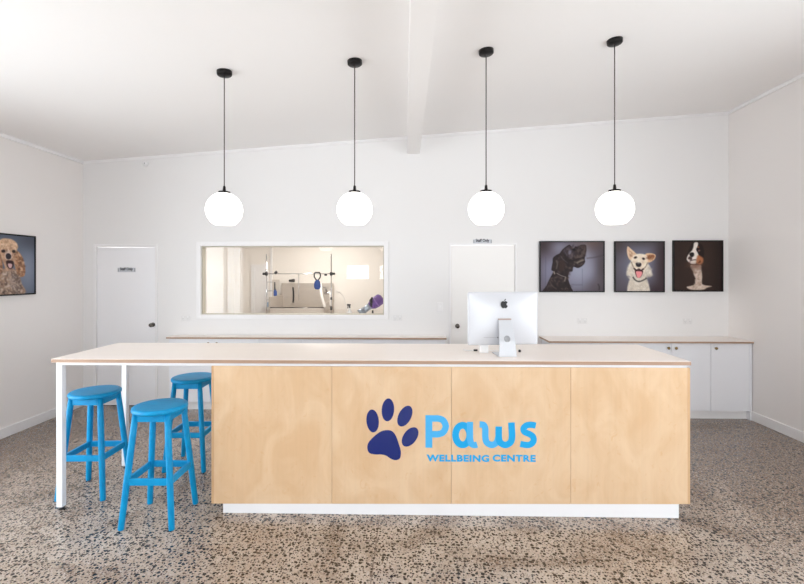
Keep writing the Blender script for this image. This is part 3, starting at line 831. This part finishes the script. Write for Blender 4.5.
# stand: angled tapering plate with a cable hole, then the foot
mb = MB()
def sx_(s): return .047+(.066-.047)*s
yn, yf_ = -.012, -.085      # the neck leans toward the camera as it drops
rows = [(0, .268, yn), (.12, .26, yn-.008), (.6, .11, yf_+.012), (.9, .03, yf_), (1, .006, yf_-.002)]
hexs = []
for s, z, y in rows:
    hexs.append([(-sx_(s), y-.004, z), (sx_(s), y-.004, z), (sx_(s), y+.004, z), (-sx_(s), y+.004, z)])
vs = [[mb.bm.verts.new(p) for p in h] for h in hexs]
for A, B in zip(vs, vs[1:]):
    for k in range(4): mb.bm.faces.new((A[k], A[(k+1) % 4], B[(k+1) % 4], B[k]))
mb.bm.faces.new(vs[0]); mb.bm.faces.new(vs[-1][::-1])
st = mb.build('stand', M['alus'], t, bevel=.0015)
MB().box(-.066, .066, -.092, .09, 0, .008).build('foot_plate', M['alus'], st, bevel=.003)
MB().box(-.049, .049, yn-.014, .0, .262, .272).build('reflection_strip', mat('warm_reflection', (180, 160, 152), .4, metal=.3), st, bevel=.002)  # thin strip tinted to imitate a brownish reflection at the stand's top
Mx = Matrix.Translation((0, -.0695, .128)) @ Matrix.Rotation(R(90-13), 4, 'X')
MB().lathe([(0, -.004), (.023, -.004), (.024, .004), (.021, .006), (.019, .003), (0, .003)], n=30, M=Mx).build('cable_hole', M['grey'], st)
t = thing('power_adapter', 'small white square power adapter lying left of the computer stand', 'adapter', (.553, 3.42, IH))
MB().box(-.033, .033, -.012, .016, 0, .064).build('adapter_body', M['white'], t, bevel=.005)
MB().tube(crom([(0, .016, .02), (.03, .05, .006), (.08, .07, .005), (.12, .05, .005)], 6), .003, 8).build('lead', M['white'], t)
t = thing('charging_cable', 'white charging cable with dark plug tip left of the white adapter', 'cable', (.50, 3.50, IH))
MB().tube(crom([(-.09, .03, .004), (-.05, .0, .004), (-.015, -.005, .006)], 6), .0035, 8).build('lead', M['white'], t)
MB().tube([(-.015, -.005, .007), (.015, -.005, .007)], .007, 10).build('plug', M['blackm'], t)
t = thing('plug_connector', 'tiny black cable connector lying right of the computer stand', 'connector', (.835, 3.46, IH))
MB().lathe([(0, 0), (.009, 0), (.010, .004), (.010, .014), (.006, .018), (0, .018)], n=16).build('connector_body', M['blackm'], t)

# ------------------------------------------------------------------ portraits painted procedurally on flat prints
def canvas(x0, x1, y0, y1, step):
    xs = np.arange(x0, x1+step*.5, step); ysn = np.arange(y0, y1+step*.5, step)
    X, Y = np.meshgrid(xs, ysn); C = np.zeros(X.shape+(3,)); return X, Y, C
rng = np.random.RandomState(3)
def nmap(X, Y, s, seed=0):
    r = np.random.RandomState(seed); out = np.zeros_like(X)
    for k in range(9):
        a = r.rand()*6.28; f = (.6+r.rand()*.9)/s; out += np.sin((X*math.cos(a)+Y*math.sin(a))*f*6.28+r.rand()*6.28)
    return out/9
def poly(cv, pts, col, feather=5, alpha=1, smooth=True, tex=0, ts=20, seed=1):
    X, Y, C = cv
    P = np.array([(p.x, p.y) for p in crom([(a, b) for a, b in pts], 4, True)]) if smooth else np.array(pts, float)
    ins = np.zeros(X.shape, bool); dm = np.full(X.shape, 1e9); n = len(P)
    for i in range(n):
        x1, y1 = P[i]; x2, y2 = P[(i+1) % n]
        if y1 != y2:
            c = ((y1 > Y) != (y2 > Y)) & (X < (x2-x1)*(Y-y1)/(y2-y1)+x1); ins ^= c
        dx, dy = x2-x1, y2-y1; L = dx*dx+dy*dy+1e-9
        tt = np.clip(((X-x1)*dx+(Y-y1)*dy)/L, 0, 1); dm = np.minimum(dm, (X-x1-tt*dx)**2+(Y-y1-tt*dy)**2)
    sd = np.where(ins, 1, -1)*np.sqrt(dm); a = np.clip(sd/(2*feather)+.5, 0, 1)*alpha
    c = np.array(col, float)[None, None, :]*np.ones(X.shape+(1,))
    if tex: c = c*(1+tex*nmap(X, Y, ts, seed))[..., None]
    C[:] = C*(1-a[..., None])+c*a[..., None]
def ellp(cv, cx, cy, rx, ry, col, rot=0, **k):
    pts = []
    for i in range(14):
        a = 2*math.pi*i/14; x, y = rx*math.cos(a), ry*math.sin(a); c, s = math.cos(R(rot)), math.sin(R(rot)); pts.append((cx+x*c-y*s, cy+x*s+y*c))
    poly(cv, pts, col, **k)
def glow(cv, cx, cy, rx, ry, col, amt=1):
    X, Y, C = cv; a = amt*np.exp(-(((X-cx)/rx)**2+((Y-cy)/ry)**2)); C[:] = C*(1-a[..., None])+np.array(col)*a[..., None]
def line(cv, pts, w, col, alpha=1, f=3):
    P = crom([(a, b) for a, b in pts], 4); L = []; Rr = []
    for i, p in enumerate(P):
        d = (P[min(i+1, len(P)-1)]-P[max(i-1, 0)]).normalized(); nn = Vector((-d.y, d.x))*w/2; L.append(tuple(p+nn)); Rr.append(tuple(p-nn))
    poly(cv, L+Rr[::-1], col, feather=f, alpha=alpha, smooth=False)

def curls(cv, pts, n, r, cols, amt=.5, seed=1, feather=4):
    rs = np.random.RandomState(seed); P = np.array(pts, float); x0, y0 = P.min(0); x1, y1 = P.max(0); X, Y, C = cv; k = 0; m = len(P)
    while k < n:
        x, y = x0+rs.rand()*(x1-x0), y0+rs.rand()*(y1-y0); ins = False
        for i in range(m):
            a, b = P[i], P[(i+1) % m]
            if (a[1] > y) != (b[1] > y) and x < (b[0]-a[0])*(y-a[1])/(b[1]-a[1])+a[0]: ins = not ins
        if not ins: continue
        k += 1; rr_ = r*(.6+.8*rs.rand()); c = np.array(cols[rs.randint(len(cols))], float)
        ax = rs.rand()*3.14; dx, dy = X-x, Y-y; u = dx*math.cos(ax)+dy*math.sin(ax); v = -dx*math.sin(ax)+dy*math.cos(ax)
        a_ = amt*np.exp(-((u/rr_)**2+(v/(rr_*.55))**2)); C[:] = C*(1-a_[..., None])+c*a_[..., None]
pm = bpy.data.materials.new('photographic_print'); pm.use_nodes = True
_b = pm.node_tree.nodes['Principled BSDF']; _b.inputs['Roughness'].default_value = .55; _b.inputs['Specular IOR Level'].default_value = .25
_v = pm.node_tree.nodes.new('ShaderNodeVertexColor'); _v.layer_name = 'Print'; pm.node_tree.links.new(_v.outputs[0], _b.inputs['Base Color'])

def picture(label, w, h, cv, loc, rz):
    """framed print; local x runs right, z up, face toward -Y"""
    t = thing('framed_picture', label, 'picture', loc, rz, group=None)
    e = .015; dp = .032
    mb = MB(); mb.box(-w/2, w/2, -dp, 0, -h/2, -h/2+e).box(-w/2, w/2, -dp, 0, h/2-e, h/2).box(-w/2, -w/2+e, -dp, 0, -h/2+e, h/2-e).box(w/2-e, w/2, -dp, 0, -h/2+e, h/2-e)
    mb.build('picture_frame', M['black'], t, bevel=.0015)
    X, Y, C = cv; ny, nx = X.shape; iw, ih = w-2*e, h-2*e
    verts = [(-iw/2+iw*i/(nx-1), -dp+.007, ih/2-ih*j/(ny-1)) for j in range(ny) for i in range(nx)]
    faces = [(j*nx+i, (j+1)*nx+i, (j+1)*nx+i+1, j*nx+i+1) for j in range(ny-1) for i in range(nx-1)]
    # give the print a backing so it is a solid sheet
    nb = len(verts); verts += [(-iw/2, -.002, ih/2), (iw/2, -.002, ih/2), (iw/2, -.002, -ih/2), (-iw/2, -.002, -ih/2)]
    faces.append((nb, nb+1, nb+2, nb+3))
    me = bpy.data.meshes.new('print'); me.from_pydata(verts, [], faces); me.materials.append(pm)
    at = me.color_attributes.new('Print', 'FLOAT_COLOR', 'POINT')
    c = np.clip(C, 0, 255)/255; c = np.where(c <= .04045, c/12.92, ((c+.055)/1.055)**2.4)
    buf = np.ones((len(verts), 4), np.float32); buf[:nx*ny, :3] = c.reshape(-1, 3); buf[nx*ny:, :3] = .02
    at.data.foreach_set('color', buf.ravel()); me.update()
    o = bpy.data.objects.new('print', me); COL.objects.link(o); o.parent = t
    return t

# --- black dog looking up
cv = canvas(40, 665, 55, 542, 5); X, Y, C = cv; C[:] = (92, 84, 98)
glow(cv, 420, 330, 230, 200, (158, 162, 182), .9); glow(cv, 130, 330, 90, 170, (128, 128, 150), .8); glow(cv, 560, 60, 200, 90, (96, 78, 74), .9)
glow(cv, 60, 80, 120, 110, (60, 46, 48), .9); glow(cv, 650, 300, 70, 300, (72, 62, 66), .8); glow(cv, 600, 520, 110, 90, (84, 74, 80), .8)
glow(cv, 230, 110, 90, 60, (150, 152, 170), .5); glow(cv, 480, 190, 60, 110, (150, 150, 165), .6)
line(cv, [(90, 200), (88, 330), (85, 540)], 8, (70, 68, 84), .4, 6); line(cv, [(455, 320), (456, 430), (456, 540)], 6, (90, 90, 108), .5, 5)
line(cv, [(500, 215), (580, 205), (665, 185)], 10, (66, 56, 60), .6, 8); line(cv, [(350, 475), (400, 480), (456, 478)], 8, (80, 80, 98), .5, 6)
poly(cv, [(70, 560), (98, 485), (130, 415), (165, 348), (146, 330), (158, 255), (162, 212), (195, 182), (228, 165), (258, 125), (300, 92), (328, 80), (346, 96), (366, 118), (384, 96), (410, 100), (440, 82), (488, 82), (496, 130), (486, 182), (478, 222), (483, 250), (458, 288), (412, 312), (366, 300), (356, 344), (326, 352), (314, 402), (322, 450), (340, 500), (344, 560)], (36, 25, 26), 3, tex=.35, ts=45, seed=4)
poly(cv, [(415, 100), (450, 88), (486, 92), (490, 135), (480, 185), (450, 205), (400, 210), (385, 170)], (92, 76, 72), 16, .8, tex=.2, ts=30)
poly(cv, [(262, 135), (305, 100), (330, 92), (345, 120), (375, 150), (380, 195), (330, 215), (285, 180)], (66, 56, 66), 9, .8, tex=.35, ts=30, seed=9)
curls(cv, [(100, 530), (135, 420), (170, 340), (165, 215), (260, 130), (330, 90), (480, 90), (485, 180), (455, 280), (350, 300), (315, 400), (335, 540)], 170, 17, [(20, 12, 14), (84, 70, 74), (58, 42, 40), (30, 20, 22), (112, 94, 88)], .45, 11)
line(cv, [(310, 232), (360, 238), (410, 222), (470, 205)], 8, (20, 12, 14), .9, 4); line(cv, [(400, 262), (430, 245), (470, 230)], 16, (150, 136, 122), .75, 7)
line(cv, [(240, 190), (262, 225), (310, 262)], 8, (98, 90, 100), .5, 5); line(cv, [(196, 235), (206, 275), (196, 320)], 12, (132, 116, 112), .6, 8)
line(cv, [(170, 345), (180, 372)], 14, (186, 170, 156), .7, 5); line(cv, [(198, 362), (240, 385), (290, 402)], 7, (140, 128, 124), .8, 3); line(cv, [(290, 400), (278, 445)], 12, (170, 156, 146), .6, 5)
line(cv, [(130, 440), (155, 490), (200, 520)], 12, (96, 80, 76), .6, 8); ellp(cv, 330, 155, 14, 22, (128, 126, 146), 20, feather=8, alpha=.6)
ellp(cv, 372, 128, 16, 12, (16, 10, 12), 0, feather=4); ellp(cv, 465, 105, 10, 8, (60, 44, 42), feather=4)
ellp(cv, 250, 290, 32, 60, (56, 38, 32), 10, feather=10, alpha=.7); line(cv, [(612, 470), (624, 500), (622, 530)], 14, (40, 32, 36), .6, 6)
picture('wide black framed photograph of a dark dog looking upward, leftmost on the back wall',   .806, .638, cv, (2.000, YB, 1.7815), 0)

# --- cream dog smiling
cv = canvas(60, 525, 68, 538, 5); X, Y, C = cv; C[:] = (74, 66, 74)
glow(cv, 300, 280, 220, 240, (124, 126, 146), .95); glow(cv, 520, 300, 80, 400, (54, 38, 40), .8); glow(cv, 480, 540, 150, 80, (60, 44, 50), .8); glow(cv, 60, 80, 110, 110, (66, 52, 52), .7)
glow(cv, 300, 60, 200, 50, (76, 70, 70), .7)
poly(cv, [(170, 330), (195, 270), (250, 250), (340, 255), (385, 290), (405, 335), (415, 385), (385, 395), (350, 400), (372, 450), (378, 560), (185, 560), (190, 450), (200, 400), (165, 385)], (218, 208, 194), 9, tex=.10, ts=22)
poly(cv, [(192, 440), (245, 450), (285, 470), (345, 440), (372, 470), (378, 560), (188, 560)], (214, 203, 188), 6, tex=.14, ts=16, seed=6)
curls(cv, [(175, 300), (240, 260), (345, 262), (400, 320), (410, 385), (372, 420), (376, 535), (190, 535), (195, 420), (168, 380)], 160, 16, [(250, 244, 234), (172, 160, 148), (228, 214, 196), (196, 184, 170)], .45, 6)
line(cv, [(226, 400), (250, 432), (290, 446), (345, 424), (358, 408)], 14, (70, 66, 62), .9, 4)
poly(cv, [(175, 108), (205, 128), (240, 160), (262, 188), (232, 235), (205, 242), (182, 215), (168, 160)], (228, 196, 164), 4, tex=.06)
poly(cv, [(195, 150), (225, 172), (222, 200), (205, 212), (192, 185)], (150, 104, 78), 6, .85)
poly(cv, [(348, 182), (395, 172), (446, 188), (440, 225), (418, 246), (380, 262), (350, 235)], (226, 186, 148), 4, tex=.06)
poly(cv, [(372, 196), (410, 188), (438, 198), (425, 226), (395, 236), (372, 222)], (128, 74, 46), 6, .9)
poly(cv, [(236, 190), (290, 178), (352, 190), (372, 240), (372, 290), (345, 335), (325, 372), (282, 400), (246, 375), (226, 320), (208, 280), (212, 230)], (238, 224, 204), 5, tex=.05, ts=26)
line(cv, [(212, 255), (228, 300), (246, 338)], 10, (92, 70, 60), .7, 5); line(cv, [(372, 262), (352, 300), (326, 330)], 10, (92, 70, 60), .7, 5)
curls(cv, [(236, 200), (352, 200), (372, 280), (330, 340), (246, 340), (215, 260)], 60, 14, [(250, 240, 224), (206, 186, 164), (226, 204, 178)], .4, 7)
curls(cv, [(180, 120), (250, 180), (225, 235), (190, 215)], 20, 12, [(190, 150, 118), (240, 214, 186)], .4, 8)
curls(cv, [(355, 190), (440, 190), (415, 240), (365, 250)], 20, 12, [(170, 118, 84), (236, 200, 164), (110, 66, 44)], .4, 9)
ellp(cv, 252, 214, 17, 11, (52, 36, 30), -18, feather=4); ellp(cv, 330, 226, 15, 11, (52, 36, 30), 15, feather=4)
poly(cv, [(254, 270), (282, 260), (308, 272), (304, 298), (282, 306), (260, 296)], (44, 38, 44), 4)
line(cv, [(236, 318), (262, 336), (284, 326), (306, 338), (332, 322)], 14, (52, 34, 34), .95, 4)
poly(cv, [(246, 340), (284, 334), (325, 342), (318, 378), (300, 405), (272, 408), (254, 382)], (60, 28, 30), 4)
poly(cv, [(256, 352), (284, 346), (316, 354), (312, 385), (290, 410), (268, 404)], (236, 148, 152), 4)
ellp(cv, 282, 236, 16, 36, (246, 236, 220), 0, feather=12, alpha=.7)
picture('square black framed photograph of a smiling cream dog with tongue out, middle of the three', .616, .635, cv, (2.834, YB, 1.780), 0)

# --- tricolour dog on brown
cv = canvas(60, 525, 62, 532, 5); X, Y, C = cv; C[:] = (48, 34, 30)
glow(cv, 300, 200, 200, 220, (58, 42, 35), .8); glow(cv, 520, 300, 60, 400, (34, 24, 22), .7)
poly(cv, [(205, 130), (232, 85), (262, 70), (300, 72), (335, 100), (350, 160), (345, 220), (330, 260), (200, 250), (186, 190)], (34, 22, 20), 8)
poly(cv, [(252, 78), (275, 68), (292, 78), (285, 112), (272, 140), (290, 175), (300, 220), (280, 260), (262, 278), (225, 276), (198, 258), (182, 238), (184, 212), (205, 175), (232, 148), (246, 115)], (232, 224, 216), 4, tex=.06, ts=30)
poly(cv, [(288, 195), (320, 205), (342, 225), (340, 262), (318, 285), (292, 280), (272, 262)], (176, 112, 76), 9)
poly(cv, [(218, 288), (245, 290), (290, 290), (322, 292), (326, 330), (332, 400), (328, 455), (345, 480), (425, 492), (380, 505), (340, 525), (225, 525), (180, 500), (235, 485), (265, 470), (262, 430), (268, 420), (250, 380), (244, 350), (224, 325)], (206, 186, 172), 5, tex=.12, ts=24, seed=8)
curls(cv, [(215, 300), (320, 295), (312, 400), (320, 470), (380, 500), (230, 515), (270, 470), (270, 380)], 90, 13, [(232, 218, 208), (150, 124, 108), (190, 164, 148)], .5, 10)
glow(cv, 268, 300, 72, 34, (128, 92, 76), .75); glow(cv, 205, 330, 34, 30, (48, 34, 30), .8); glow(cv, 345, 320, 26, 34, (48, 34, 30), .8)
poly(cv, [(206, 180), (228, 166), (250, 172), (252, 196), (236, 212), (216, 205)], (24, 18, 20), 4)
poly(cv, [(205, 205), (232, 215), (228, 240), (206, 236), (192, 225)], (60, 40, 40), 5, .9)
line(cv, [(210, 250), (240, 240), (275, 238)], 9, (60, 36, 34), .85, 4); ellp(cv, 294, 116, 8, 7, (150, 96, 66), feather=4)
ellp(cv, 302, 150, 12, 7, (120, 84, 84), -25, feather=4); poly(cv, [(292, 268), (312, 240), (318, 262)], (80, 40, 24), 5, .7); ellp(cv, 206, 262, 12, 6, (120, 84, 76), feather=5, alpha=.7)
picture('square framed photograph of a black, white and tan dog on brown, rightmost', .610, .636, cv, (3.551, YB, 1.789), 0)

# --- poodle on the left wall (canvas: x 0..1000 across, y 0..1000 down)
cv = canvas(0, 1000, 0, 1000, 9); X, Y, C = cv; C[:] = (92, 100, 116)
glow(cv, 850, 560, 240, 380, (132, 140, 158), .9); glow(cv, 60, 500, 200, 380, (120, 128, 146), .8); glow(cv, 900, 60, 240, 160, (74, 78, 90), .8)
poly(cv, [(330, 620), (430, 560), (620, 580), (700, 700), (740, 820), (790, 1010), (120, 1010), (200, 820), (270, 700)], (158, 130, 112), 14, tex=.22, ts=60)
poly(cv, [(560, 640), (650, 680), (720, 800), (700, 1000), (600, 1000), (520, 800)], (96, 82, 80), 18, .7, tex=.3, ts=50)
poly(cv, [(610, 250), (700, 290), (770, 400), (810, 560), (800, 680), (740, 710), (670, 690), (620, 560), (590, 400)], (176, 130, 98), 10, tex=.22, ts=55, seed=2)
poly(cv, [(300, 260), (220, 300), (150, 420), (120, 580), (150, 730), (240, 760), (340, 740), (385, 580), (370, 400)], (172, 126, 94), 10, tex=.22, ts=55, seed=5)
poly(cv, [(300, 130), (380, 70), (470, 60), (560, 70), (640, 120), (670, 190), (640, 260), (610, 330), (330, 330), (280, 240)], (206, 170, 140), 12, tex=.13, ts=50)
poly(cv, [(360, 200), (470, 180), (590, 210), (620, 320), (590, 440), (555, 560), (500, 610), (450, 590), (400, 470), (350, 330)], (196, 158, 130), 10, tex=.10, ts=40)
poly(cv, [(440, 260), (500, 250), (545, 300), (555, 390), (500, 420), (440, 400), (425, 330)], (214, 192, 178), 10)
DK, LT = [(96, 66, 50), (120, 84, 62), (220, 186, 154)], [(236, 208, 180), (150, 116, 92), (214, 178, 146)]
curls(cv, [(610, 260), (700, 300), (770, 400), (810, 560), (790, 690), (740, 705), (670, 680), (620, 560), (590, 400)], 110, 22, DK, .55, 1)
curls(cv, [(300, 270), (220, 310), (150, 430), (130, 580), (160, 720), (240, 750), (330, 730), (375, 580), (365, 400)], 110, 22, DK, .55, 2)
curls(cv, [(310, 130), (380, 85), (560, 85), (650, 150), (660, 200), (610, 300), (330, 300), (290, 240)], 110, 20, LT, .5, 3)
curls(cv, [(350, 620), (620, 590), (700, 720), (780, 1000), (140, 1000), (210, 820), (280, 700)], 220, 24, [(70, 58, 56), (196, 176, 158), (108, 88, 78), (220, 204, 190)], .55, 4)
curls(cv, [(360, 210), (590, 210), (610, 320), (550, 560), (450, 570), (360, 330)], 50, 22, [(150, 112, 90), (216, 184, 160), (120, 92, 80)], .35, 5)
glow(cv, 490, 470, 70, 60, (120, 96, 88), .4)
ellp(cv, 400, 275, 36, 26, (40, 28, 26), 0, feather=9); ellp(cv, 590, 270, 34, 26, (46, 32, 28), 0, feather=9)
poly(cv, [(445, 330), (495, 305), (540, 340), (535, 390), (495, 410), (450, 390)], (44, 34, 40), 8)
poly(cv, [(450, 440), (500, 425), (580, 440), (585, 520), (545, 575), (490, 560), (455, 500)], (52, 30, 30), 9)
poly(cv, [(480, 490), (520, 480), (560, 495), (545, 550), (505, 552)], (206, 170, 168), 7); line(cv, [(480, 560), (520, 590), (570, 565)], 20, (150, 120, 106), .8, 8)
line(cv, [(500, 600), (520, 720), (560, 860)], 60, (188, 166, 150), .5, 20)
picture('black framed photograph of an apricot poodle on the left wall', .655, .645, cv, (XL, 4.535, 1.788), R(90))

# ------------------------------------------------------------------ light
w = bpy.data.worlds.new('overcast_sky'); SC.world = w; w.use_nodes = True
bg = w.node_tree.nodes['Background']; bg.inputs[0].default_value = (.93, .965, 1, 1); bg.inputs[1].default_value = 7.0
def portal(name, loc, rot, sx_, sy_):
    l = bpy.data.lights.new(name, 'AREA'); l.shape = 'RECTANGLE'; l.size = sx_; l.size_y = sy_; l.cycles.is_portal = True
    o = bpy.data.objects.new(name, l); COL.objects.link(o); o.location = loc; o.rotation_euler = rot
for i, h in enumerate((F1, F2, F3)):
    portal('daylight_portal', ((h[0]+h[1])/2, YF-.11, (h[2]+h[3])/2), (R(90), 0, 0), h[1]-h[0], h[3]-h[2])
portal('daylight_portal', (XL-.11, (SL[0]+SL[1])/2, SL[3]/2), (R(90), 0, R(-90)), SL[1]-SL[0], SL[3])
portal('daylight_portal', (XR+.11, (SR[0]+SR[1])/2, (SR[2]+SR[3])/2), (R(90), 0, R(90)), SR[1]-SR[0], SR[3]-SR[2])

# ------------------------------------------------------------------ camera
cam = bpy.data.cameras.new('camera'); co = bpy.data.objects.new('camera', cam); COL.objects.link(co); SC.camera = co
co.location = (0, 0, 1.70); co.rotation_euler = (R(90), 0, R(1.249))
cam.sensor_width = 36; cam.sensor_fit = 'HORIZONTAL'; cam.lens = 36*444.417/804; cam.shift_y = -(292-273.136)/804
cam.clip_start = .05
vs_ = SC.view_settings; vs_.view_transform = 'Standard'; vs_.look = 'None'; vs_.exposure = 0.14; vs_.gamma = 1; vs_.use_curve_mapping = False
SC.cycles.diffuse_bounces = 8; SC.cycles.max_bounces = 14; SC.cycles.transparent_max_bounces = 12
SC.cycles.sample_clamp_indirect = 8
